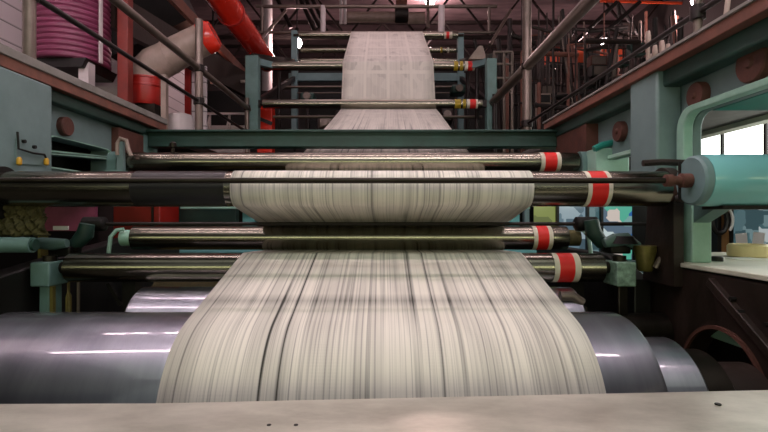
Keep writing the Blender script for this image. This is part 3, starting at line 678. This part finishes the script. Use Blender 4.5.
railing('pipe_railing', 'galvanised pipe railing along the left walkway in front of the pink tank', -1.8, [(1.47, .032, 'pipe', 1.6, 6.5), (1.147, .017, 'pipedark', 1.6, 6.6)], [(2.45, 1.75, .03, 'pipe'), (4.72, 1.95, .038, 'pipe'), (6.4, 1.6, .03, 'pipe')], -1)
railing('pipe_railing', 'galvanised pipe railing along the right walkway with a thick sloping handrail', 1.5, [(1.57, .05, 'pipe', 2.2, 6.5), (.975, .014, 'pipedark', 2.0, 5.3)], [(2.28, 1.35, .02, 'pipe'), (4.97, 2.35, .045, 'pipe'), (6.4, 1.65, .03, 'pipedark')], 1)
t = solo('handrail', MB().cyl((1.85, 2.0, .87), (1.85, 3.2, .87), .03, 14), 'pipe', 'short pale pipe lying along the right walkway edge', 'pipe')
t = solo('leaning_strut', MB().cyl((1.62, 2.3, .74), (1.75, 2.4, 1.25), .012, 10), 'duct', 'thin pinkish strut leaning beside the right railing post', 'strut')

# left walkway things -----------------------------------------------------------
t = thing('ribbed_tank', 'pink ribbed cylindrical tank standing on the left walkway', 'tank', Vector((-2.9, 4.5, .78)))
prof = []; z = 0
while z < 2.3:
    prof += [(z, .306), (z+.014, .318), (z+.032, .318), (z+.045, .306)]; z += .05
part('tank_shell', MB().lathe((-2.9, 4.5, 1.42), (0, 0, 1), prof, 56), 'pink', t)
part('tank_highlight', MB().box(-2.585, -2.57, 4.38, 4.42, 1.42, 3.5), 'white', t, label='pale vertical strip painted as a highlight at the right of the tank')  # white strip stands in for the highlight along the tank edge
part('cradle', MB().plate('y', 4.25, 4.75, [(-3.15, 1.42), (-2.62, 1.42), (-2.66, 1.34), (-3.05, 1.34)]), 'black', t)
for x in (-3.1, -2.72):
    part('leg', MB().box(x, x+.09, 4.3, 4.4, .78, 1.40), 'white', t)
t = thing('red_column', 'red steel column on the left walkway between tank and duct', 'column', Vector((-2.45, 4.65, .78)))
part('column_shaft', MB().box(-2.54, -2.435, 4.6, 4.70, .79, ZC-.02), 'darkred', t, bevel=.006)
part('base_plate', MB().box(-2.58, -2.33, 4.55, 4.77, .78, .80), 'darkrust', t)
# elbow duct
t = thing('elbow_duct', 'red and grey duct with an elbow bend on the left walkway', 'duct', Vector((-2.45, 5.0, .9)))
part('red_base', MB().lathe((-2.45, 5, 1.16), (0, 0, 1), [(0, .17), (.03, .185), (.18, .185), (.185, .195), (.2, .195), (.205, .185), (.26, .185), (.265, .195), (.28, .195), (.285, .18)], 40), 'red', t)
part('stand', MB().box(-2.5, -2.3, 4.86, 5.1, .8, 1.16), 'dark_steel', t)
part('support_leg', MB().box(-2.23, -2.18, 4.84, 4.9, .79, 1.45), 'duct', t)
pth = [(-2.45, 5, 1.44), (-2.44, 5, 1.52), (-2.36, 5, 1.6), (-2.24, 5, 1.66), (-2.1, 5, 1.74), (-1.96, 5, 1.81), (-1.86, 5, 1.86)]
part('elbow', MB().tube(pth, [.18, .18, .178, .17, .165, .162, .16], 32), 'duct', t)
part('red_end', MB().tube([(-1.86, 5, 1.86), (-1.78, 5, 1.90), (-1.74, 5, 1.92)], [.164, .162, .13], 32), 'brightred', t, label='bright red end collar')
part('seam', MB().tube([(-2.22, 5, 1.67), (-2.205, 5, 1.677)], .174, 32), 'duct', t)
# big red pipe
t = thing('red_pipe', 'large glossy red pipe running back above the left railing', 'pipe', Vector((-2.25, 6, 2.8)))
part('pipe_run', MB().cyl((-2.15, 5.2, 2.92), (-2.15, 9.0, 2.92), .18, 40), 'brightred', t)
for y in (5.4, 6.8): part('flange', MB().cyl((-2.15, y, 2.92), (-2.15, y+.04, 2.92), .2, 40), 'red', t)
# braces and beams
def beam(name, lab, p0, p1, w, h, m, cat='beam', group=None): return solo(name, MB().bar(p0, p1, w, h), m, lab, cat, group)
beam('steel_beam', 'brown steel beam running back beneath the red pipe', (-2.3, 4.3, 2.42), (-2.3, 9, 2.42), .05, .13, 'fascia')
beam('steel_beam', 'dark steel beam sloping beside the brown beam under the red pipe', (-2.6, 4.6, 2.0), (-2.0, 7.5, 2.0), .08, .35, 'darkrust')
beam('steel_brace', 'dark brace descending behind the left railing toward the tower', (-2.3, 5.6, 1.9), (-1.8, 7.0, 1.45), .04, .05, 'pipedark', 'brace')
beam('steel_brace', 'thin pale rail beyond the elbow duct', (-2.5, 7, 1.97), (-1.95, 7.02, 2.0), .04, .04, 'duct', 'brace')
beam('dark_hood', 'large dark hood above and behind the elbow duct', (-3.5, 6.3, 2.3), (-2.55, 6.3, 2.75), .8, .7, 'black', 'hood')
# cladding on left
t = thing('cladding_wall', 'pinkish white clad partition behind the ribbed tank', 'partition', Vector((-3.62, 5, .78)))
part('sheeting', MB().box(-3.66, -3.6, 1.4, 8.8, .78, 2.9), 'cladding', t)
part('pipe_run', MB().cyl((-3.57, 1.6, 1.62), (-3.57, 8.6, 1.62), .018, 10), 'darkrust', t)
t = thing('wall_box', 'white rectangular box behind the top of the red column', 'box', Vector((-2.7, 6.1, 2.0)))
part('box_body', MB().plate('y', 5.8, 5.9, [(-3.05, 2.25), (-2.62, 2.08), (-2.62, 2.28), (-3.05, 2.45)]), 'white', t)
part('bracket', MB().box(-2.9, -2.85, 5.9, 6.4, 2.1, 2.3), 'black', t)
t = thing('white_cabinet', 'white cabinet on the left walkway between the tank and the red column', 'cabinet', Vector((-2.68, 5.1, .78)))
part('cabinet_body', MB().box(-2.98, -2.66, 4.95, 5.3, .78, 1.62), 'white', t, bevel=.01)
part('cabinet_base', MB().box(-2.96, -2.68, 4.93, 4.95, .80, .95), 'fasciagrey', t)
t = thing('white_drum', 'rounded white drum at the foot of the railing near the beam end', 'drum', Vector((-2.05, 5.0, .78)))
part('drum_body', MB().lathe((-2.14, 5.1, .79), (0, 0, 1), [(0, .13), (.24, .14), (.3, .12), (.32, .06)], 28), 'white', t)
t = thing('white_shutter', 'white slatted panel with red edge behind the elbow duct', 'panel', Vector((-2.3, 6.0, .78)))
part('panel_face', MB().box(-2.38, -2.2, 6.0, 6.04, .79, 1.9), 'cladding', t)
part('red_edge', MB().box(-2.46, -2.39, 5.98, 6.04, .79, 1.95), 'red', t)
t = thing('lattice_partition', 'pale lattice panel low behind the left railing posts', 'panel', Vector((-2.1, 6.9, .78)))
lm = MB()
for i in range(7):
    x = -2.75+i*.14; lm.bar((x, 6.9, .8), (x+.14 if i % 2 else x, 6.9, 1.5), .02, .02)
lm.bar((-2.8, 6.9, 1.05), (-1.9, 6.9, 1.05), .03, .03); lm.bar((-2.8, 6.9, 1.5), (-1.9, 6.9, 1.5), .03, .03)
part('lattice', lm, 'white', t)
part('lattice_backing', MB().box(-2.8, -1.95, 7.0, 7.04, .79, 1.35), 'white', t)

# ------------------------------------------------------------------ tower frame
t = thing('tower_platform', 'dark platform slab carrying the roller tower between the walkways', 'platform', Vector((-.2, 8, .64)))
part('platform_deck', MB().box(-1.95, 1.6, 6.3, 10.2, .64, .70), 'darkrust', t)
t = thing('roller_tower', 'green and steel tower frame holding the upper rollers', 'tower frame', Vector((-.1, 7.5, .7)))
for (a, b, Y, y0, y1, m) in ((245, 258, 6.5, 134, 55, 'green'), (487, 497, 6.5, 134, 58, 'green'), (291, 297, 8.8, 132, 30, 'turqgrey'), (458, 464, 8.8, 132, 33, 'turqgrey')):
    part('post', MB().box(px(a, Y), px(b, Y), Y, Y+.14, pz(y0, Y), pz(y1, Y)), m, t, bevel=.01)
part('cross_member', MB().box(px(288, 8.8), px(466, 8.8), 8.85, 8.95, pz(80, 8.8), pz(72, 8.8)), 'turqgrey', t, bevel=.01)
for yy, Y, r, a, b in ((87, 8.2, .022, 278, 468), (117, 7.0, .022, 262, 482), (93, 8.6, .012, 297, 460)):
    part('tie_rod', MB().cyl((px(a, Y), Y, pz(yy, Y)), (px(b, Y), Y, pz(yy, Y)), r, 12), 'pipe', t)
for sx in (-1, 1):
    xa = px(251, 6.5) if sx < 0 else px(492, 6.5); xb = px(294, 8.8) if sx < 0 else px(461, 8.8)
    part('side_member', MB().bar((xa, 6.6, 2.22), (xb, 8.9, 2.9), .06, .08), 'pipedark', t)
    part('side_member', MB().bar((xa, 6.6, 1.56), (xb, 8.9, 2.6), .06, .08), 'pipedark', t)
    part('bearing_arm', MB().bar((xa, 6.75, 2.2), (xa-sx*.2, 6.95, 2.2), .08, .09), 'turqgrey', t)
    part('bearing_arm', MB().bar((xa, 6.55, 1.556), (xa-sx*.12, 6.55, 1.556), .08, .09), 'pipedark', t)
for x, Y, y0, y1 in ((279, 7.4, 131, 72), (308, 7.8, 131, 108), (318, 8.4, 131, 115), (452, 7.8, 131, 100), (468, 7.4, 131, 70), (477, 6.9, 131, 62)):
    part('upright', MB().cyl((px(x, Y), Y, pz(y0, Y)), (px(x, Y), Y, pz(y1, Y)), .03, 12), 'pipedark', t)
t = thing('tower_railing', 'thin pipe railing across the top of the tower', 'railing', Vector((0, 9.2, 3.5)))
for yy, r in ((6.5, .035), (32.5, .03)): part('rail', MB().cyl((px(256, 9.2), 9.2, pz(yy, 9.2)), (px(497, 9.2), 9.2, pz(yy, 9.2)), r, 12), 'pipe', t)
for x, m, r in ((323, 'white', .05), (441.5, 'white', .065), (262, 'pipe', .03), (489, 'pipe', .03)): part('post', MB().cyl((px(x, 9.2), 9.2, pz(33, 9.2)), (px(x, 9.2), 9.2, pz(6, 9.2)), r, 12), m, t)
for sx, (a, b) in ((-1, (256, 285)), (1, (490, 512))):
    part('side_rail', MB().cyl((px(a, 8.5), 8.5, pz(45, 8.5)), (px(b, 9.2), 9.3, pz(8, 9.2)), .03, 10), 'pipe', t)
# lumps beside tower
t = thing('red_box', 'red box low at the left foot of the tower', 'box', Vector((px(265, 6.8), 6.9, .7)))
part('box_body', MB().box(px(257, 6.9), px(272, 6.9), 6.9, 7.1, .70, pz(106, 6.9)), 'brightred', t, bevel=.01)
part('strap', MB().bar((px(257, 6.88), 6.88, pz(118, 6.9)), (px(272, 6.88), 6.88, pz(124, 6.9)), .02, .05), 'black', t)
member('tower_block', 'black equipment boxes between the rear tower posts', px(300, 9.6), px(455, 9.6), 9.6, .70, 3.15, 'black', 'machine', .4)
for i, (a, b, y0, y1, m, lab) in enumerate(((335, 350, 110, 123, 'darkrust', 'brown gear cover left of the paper on the tower'), (318, 334, 117, 128, 'pipe', 'grey motor low on the tower left of the paper'), (441, 453, 108, 121, 'darkrust', 'brown gear cover right of the paper on the tower'), (300, 314, 92, 100, 'darkgreen', 'small green gearbox on the tower left side'), (452, 466, 84, 93, 'darkgreen', 'small green gearbox on the tower right side'))):
    Y = 8.0 if i > 2 else 7.6
    t = thing('gear_cover', lab, 'gearbox', Vector((px((a+b)/2, Y), Y, pz(y1, Y))))
    part('cover_body', MB().box(px(a, Y), px(b, Y), Y, Y+.3, pz(y1, Y), pz(y0, Y)), m, t, bevel=.03)
    part('cover_hub', MB().cyl((px((a+b)/2, Y), Y-.05, pz((y0+y1)/2, Y)), (px((a+b)/2, Y), Y, pz((y0+y1)/2, Y)), .06, 20), 'pipe', t)

# centre top: ducts
t = thing('ceiling_duct', 'brown horizontal duct above the top of the tower', 'duct', Vector((0, 11, 4.3)))
part('duct_run', MB().cyl((px(346, 11), 11, pz(17, 11)), (px(395, 11), 11, pz(17, 11)), .115, 24), 'duct', t)
part('duct_collar', MB().cyl((px(395, 11), 11, pz(14, 11)), (px(408, 11), 11, pz(14, 11)), .2, 24), 'pipedark', t)
part('duct_run', MB().cyl((px(408, 11), 11, pz(18, 11)), (px(425, 11), 11, pz(18, 11)), .13, 24), 'duct', t)
part('hanger', MB().box(px(396, 11), px(407, 11), 10.95, 11.1, pz(10, 11), ZC-.02), 'fascia', t)
for x in (341, 345, 428):
    solo('hanging_pipe', MB().cyl((px(x, 10.6), 10.6, pz(24 if x < 400 else 28, 10.6)), (px(x, 10.6), 10.6, ZC-.02), .035, 12), 'white' if x < 400 else 'pipe', 'pale vertical pipe hanging beside the brown ceiling duct', 'pipe', 'pale pipes hanging beside the brown duct')
solo('white_column', MB().cyl((px(267, 12), 12, ZF), (px(267, 12), 12, ZC-.02), .13, 20), 'white', 'white round column far behind the left of the tower', 'column')

# ------------------------------------------------------------------ roof trusses, lamps
def truss(y, z0, z1, x0, x1, n, m, lab):
    t = thing('roof_truss', lab, 'truss', Vector(((x0+x1)/2, y, z0)), 'roof trusses across the far hall')
    part('bottom_chord', MB().bar((x0, y, z0), (x1, y, z0), .08, .09), m, t)
    part('top_chord', MB().bar((x0, y, z1), (x1, y, z1), .08, .09), m, t)
    d = (x1-x0)/n
    for i in range(n):
        a, b = (z0, z1) if i % 2 else (z1, z0)
        part('brace', MB().bar((x0+i*d, y, a), (x0+(i+1)*d, y, b), .05, .05), m, t)
for y in (12.5, 14.5, 16.5):
    truss(y, 4.7, 5.9, XL+.05, XR-.05, 14, 'pipedark', 'dark lattice truss crossing the hall under the roof sheeting')
# long sloping braces
for i, (p0, p1) in enumerate((((570, 47), (617, 2)), ((587, 47), (640, 2)), ((617, 2), (625, 48)), ((617, 2), (640, 36)), ((560, 60), (573, 30)))):
    Y = 11.5+.05*i
    solo('roof_brace', MB().cyl((px(p0[0], Y), Y, pz(p0[1], Y)), (px(p1[0], Y), Y, pz(p1[1], Y)), .05, 8), 'black', 'dark diagonal brace in front of the bright roof at upper right', 'brace', 'dark diagonal braces above the orange crane beam')
for i, (x, a, b) in enumerate(((283, 0, 28), (306, 0, 30), (311, 0, 27), (318, 0, 30))):
    Y = 11+.1*i
    solo('roof_brace', MB().cyl((px(x+8, Y), Y, pz(b, Y)), (px(x-8, Y), Y, pz(a-6, Y)), .05, 8), 'pipedark', 'dark sloping strut in front of the pale roof left of the tower top', 'brace', 'dark struts left of the tower top')
t = thing('crane_beam', 'orange overhead crane beam at the upper right', 'crane beam', Vector((4.0, 11.2, 3.7)))
cb = MB().box(px(546, 11.2), px(628, 11.2), 11.2, 11.3, pz(64, 11.2), pz(48, 11.2))
part('beam_web', cb, 'orange', t)
part('flange', MB().box(px(546, 11.2), px(628, 11.2), 11.1, 11.4, pz(66, 11.2), pz(64, 11.2)), 'black', t)
part('flange', MB().box(px(546, 11.2), px(628, 11.2), 11.1, 11.4, pz(48, 11.2), pz(46.5, 11.2)), 'darkrust', t)
for x in (563, 574, 592, 610): part('stiffener', MB().box(px(x-.7, 11.1), px(x+.7, 11.1), 11.15, 11.2, pz(64, 11.1), pz(48, 11.1)), 'black', t)
beam('crane_rail', 'thin orange rail high under the roof at upper right', (px(600, 12), 12, pz(1, 12)), (px(692, 12), 12, pz(3.5, 12)), .04, .05, 'orange')
def lamp(x, y, Y, r, m, lab, power, col=(1, .66, .64)):
    t = thing('high_bay_lamp', lab, 'lamp', Vector((px(x, Y), Y, pz(y, Y))))
    c = Vector((px(x, Y), Y, pz(y, Y)))
    part('lamp_glass', MB().lathe(c-Vector((0, 0, r)), (0, 0, 1), [(0, .02), (r*.25, r*.7), (r, r), (r*1.7, r*.75), (r*2, .02)], 20), m, t)
    part('lamp_hood', MB().lathe(c+Vector((0, 0, r*.95)), (0, 0, 1), [(0, r*1.1), (.12, r*.5), (.25, r*.4)], 20), 'black', t)
    part('stem', MB().cyl(c+Vector((0, 0, r+.2)), (c.x, c.y, ZC-.02), .015, 8), 'black', t)
    l = bpy.data.lights.new('lamp_light', 'POINT'); l.energy = power*.36; l.color = col; l.shadow_soft_size = r
    o = bpy.data.objects.new('lamp_light', l); C.objects.link(o); o.location = c-Vector((0, 0, r*1.5)); o.parent = None; TOPS.append(o)
lamp(604, 44, 12.2, .12, 'lamp', 'glowing high bay lamp above the orange crane beam', 500)
lamp(297, 43, 12.2, .13, 'lamp', 'glowing lamp seen left of the paper at the tower top', 500)
lamp(695, 1, 8.5, .07, 'lamp', 'glowing lamp at the top edge on the right', 350)
lamp(430, 1, 13, .14, 'lamp', 'glowing lamp at the top edge above the tower', 500)
lamp(554, 68, 11.8, .045, 'lampdim', 'small lamp dot below the left end of the crane beam', 20)
lamp(553, 87, 9.6, .028, 'lampdim', 'tiny lamp dot above the right walkway', 8)
lamp(522, 102, 9.6, .028, 'lampdim', 'tiny lamp dot right of the tower foot', 8)
lamp(213, 52, 6.6, .035, 'lampdim', 'small lamp glowing by the red duct collar', 12, (1, .4, .3))

# clutter beyond the right walkway ------------------------------------------------
g1 = 'thin pipes crowded beyond the right walkway'
for i in range(84):
    Y = 7.25+i*.04; x = random.uniform(500, 690); X0 = px(x, Y)
    lim = 130 - max(0, (x-548))*.62
    y0 = lim+4; y1 = random.uniform(8, 85)
    if X0 > XR-.2: continue
    r = random.choice((.012, .018, .03, .045)); m = random.choice(('pipedark', 'black', 'pipe', 'darkrust', 'darkrust', 'black', 'fascia'))
    dx = random.choice((0, 0, 0, random.uniform(-.5, .5)))
    z0 = .756; X1 = min(X0+dx, XR-.1)
    solo('conduit_pipe', MB().cyl((X0, Y, z0), (X1, Y, pz(y1, Y)), r, 8), m, 'thin upright pipe in the tangle beyond the right walkway', 'pipe', g1)
for i in range(46):
    Y = 7.27+i*.072; x = random.uniform(498, 620); y = random.uniform(15, 112); X0 = px(x, Y)
    L_ = random.uniform(.3, 1.3)
    if X0+L_ > XR-.2: continue
    zz = pz(y, Y)
    solo('conduit_pipe', MB().cyl((X0, Y, .756), (X0, Y, zz), .015, 8).cyl((X0, Y, pz(y, Y)), (X0+L_, Y, pz(y, Y)+random.uniform(-.15, .15)), random.choice((.015, .025, .04)), 8), random.choice(('pipedark', 'black', 'darkrust', 'darkrust', 'fascia')), 'thin level pipe in the tangle beyond the right walkway', 'pipe', 'level pipes crowded beyond the right walkway')
for i in range(30):
    Y = random.uniform(7.5, 10.3); x = random.uniform(500, 650); lim = 130-max(0, (x-548))*.62; y = random.uniform(max(25, lim-50), lim); X0 = px(x, Y)
    w = random.uniform(.05, .16); h = random.uniform(.06, .25)
    if X0+w > XR-.1 or pz(y, Y) < .8: continue
    m = random.choice(('darkrust', 'black', 'black', 'rust', 'fascia', 'duct', 'darkgreen', 'black'))
    z = pz(y, Y)
    t = thing('junction_box', 'small equipment box among the pipes beyond the right walkway', 'box', Vector((X0, Y, z)), 'equipment boxes among the pipes')
    part('box_body', MB().box(X0-w, X0+w, Y, Y+.15, z, z+h), m, t, bevel=.01)
    part('stand', MB().cyl((X0, Y+.08, .756), (X0, Y+.08, z), .015, 8), 'pipedark', t)
    part('box_lid', MB().box(X0-w*.8, X0+w*.8, Y-.015, Y, z+h*.15, z+h*.85), random.choice(('black', 'pipe', 'darkrust')), t)
member('far_machine', 'dark far machine block behind the pipes at upper right', 1.9, 7.2, 11.05, ZF, 2.9, 'black', 'machine', .25)
member('far_machine', 'dark far machine block behind the left railing', -4.9, -1.8, 9.8, ZF, 2.6, 'black', 'machine', .25)
# small heads of bolts / white valves near right railing
for i, (x, y) in enumerate(((648, 38), (655, 52), (662, 47), (652, 60), (668, 50))):
    Y = 3.6+.1*i
    t = thing('air_valve', 'small pinkish white valve beside the right railing', 'valve', Vector((px(x, Y), Y, pz(y+6, Y))), 'pinkish valves beside the right railing')
    part('valve_body', MB().lathe((px(x, Y), Y, .76), (0, 0, 1), [(0, .014), (pz(y, Y)-.80, .014), (pz(y, Y)-.79, .02), (pz(y, Y)-.75, .02), (pz(y, Y)-.71, .015)], 12), 'duct', t)
# horizontal coiled hose on right walkway
hp = []
for i in range(60):
    a = i*.63; hp.append((1.95+.003*i, 4.9+.07*math.cos(a), .90+.1*math.sin(a)))
solo('coiled_hose', MB().tube(hp, .018, 8), 'white', 'coiled pale hose on the right walkway behind the thin rail', 'hose')
t = thing('right_tower_rail', 'pale stair railing to the right of the tower', 'railing', Vector((px(503, 7), 7, .8)))
for x in (494, 504, 512): part('post', MB().cyl((px(x, 7), 7, .78), (px(x, 7), 7, pz(52, 7)), .022, 10), 'pipe', t)
for y in (52, 64, 78, 90): part('rail', MB().cyl((px(493, 7), 7, pz(y, 7)), (px(513, 7), 7, pz(y, 7)), .018, 10), 'pipe', t)
t = thing('pale_lever', 'pale triangular lever by the right end of the tower middle roller', 'lever', Vector((px(476, 6.8), 6.8, pz(60, 6.8))))
part('lever_plate', MB().plate('y', 6.75, 6.8, [(px(468, 6.8), pz(60, 6.8)), (px(486, 6.8), pz(60, 6.8)), (px(482, 6.8), pz(47, 6.8)), (px(478, 6.8), pz(47, 6.8))]), 'duct', t)

# ------------------------------------------------------------------ lights of the hall
def tubefix(x0, x1, y, z, lab, m='tube', r=.02):
    t = thing('tube_lamp', lab, 'lamp', Vector(((x0+x1)/2, y, z)), 'fluorescent tube lamps over the press')
    part('tube', MB().cyl((x0, y, z), (x1, y, z), r, 12), m, t)
    part('housing', MB().box(x0-.05, x1+.05, y-.06, y+.06, z+.05, z+.09), 'white', t)
    part('hanger', MB().cyl(((x0+x1)/2, y, z+.09), ((x0+x1)/2, y, ZC-.01), .012, 8), 'black', t)
tubefix(-3.4, 3.2, 1.28, 2.35, 'long tube lamp hanging over the drum')
tubefix(-3.4, 3.2, 2.80, 2.35, 'long tube lamp hanging over the upper idler roller')
def area(loc, rot, sx, sy, e, col):
    l = bpy.data.lights.new('hall_light', 'AREA'); l.shape = 'RECTANGLE'; l.size = sx; l.size_y = sy; l.energy = e; l.color = col
    o = bpy.data.objects.new('hall_light', l); C.objects.link(o); o.location = loc; o.rotation_euler = rot; TOPS.append(o); return o
R = math.radians
area((-.1, 7.2, 5.0), (R(0), 0, 0), 3.0, 1.6, 42, (1, .74, .80))       # pinkish roof light over the tower
area((0.5, 2.9, 5.7), (0, 0, 0), 11, 6.0, 100, (1, .85, .89))            # rows of roof lights overhead
area((0.5, -1.9, 5.4), (0, 0, 0), 11, 3.3, 52, (.92, 1, .9))          # unseen panel added behind to brighten the drum
area((0, -3.0, .6), (R(88), 0, 0), 9, .6, 60, (.95, 1, .6))       # greenish strip lamp behind the camera
area((0, -3.8, 2.8), (R(90), 0, 0), 9, 3.6, 24, (.9, 1, .95))          # added panel standing in for a lit hall behind
area((.1, .2, 2.9), (R(15), 0, 0), 2.6, .4, 32, (.97, 1, .93))
area((3.2, 2.6, .45), (0, R(80), 0), .5, 2.2, 26, (.95, 1, .93))       # daylight side window
w = bpy.data.worlds.new('World'); bpy.context.scene.world = w; w.use_nodes = True
w.node_tree.nodes['Background'].inputs[0].default_value = (.9, .8, .85, 1); w.node_tree.nodes['Background'].inputs[1].default_value = .008

# ------------------------------------------------------------------ camera
cam = bpy.data.cameras.new('camera'); co = bpy.data.objects.new('camera', cam); C.objects.link(co); TOPS.append(co)
co.location = (0, 0, 0); co.rotation_euler = (PI/2, 0, 0); cam.lens = 480/768*36; cam.sensor_width = 36
cam.shift_x = 2/768; cam.shift_y = 2/768; cam.clip_start = .02
for o in TOPS: o.location.z += H
sc = bpy.context.scene; sc.camera = co
sc.view_settings.view_transform = 'Standard'; sc.view_settings.look = 'None'; sc.view_settings.gamma = 1
sc.view_settings.exposure = 0
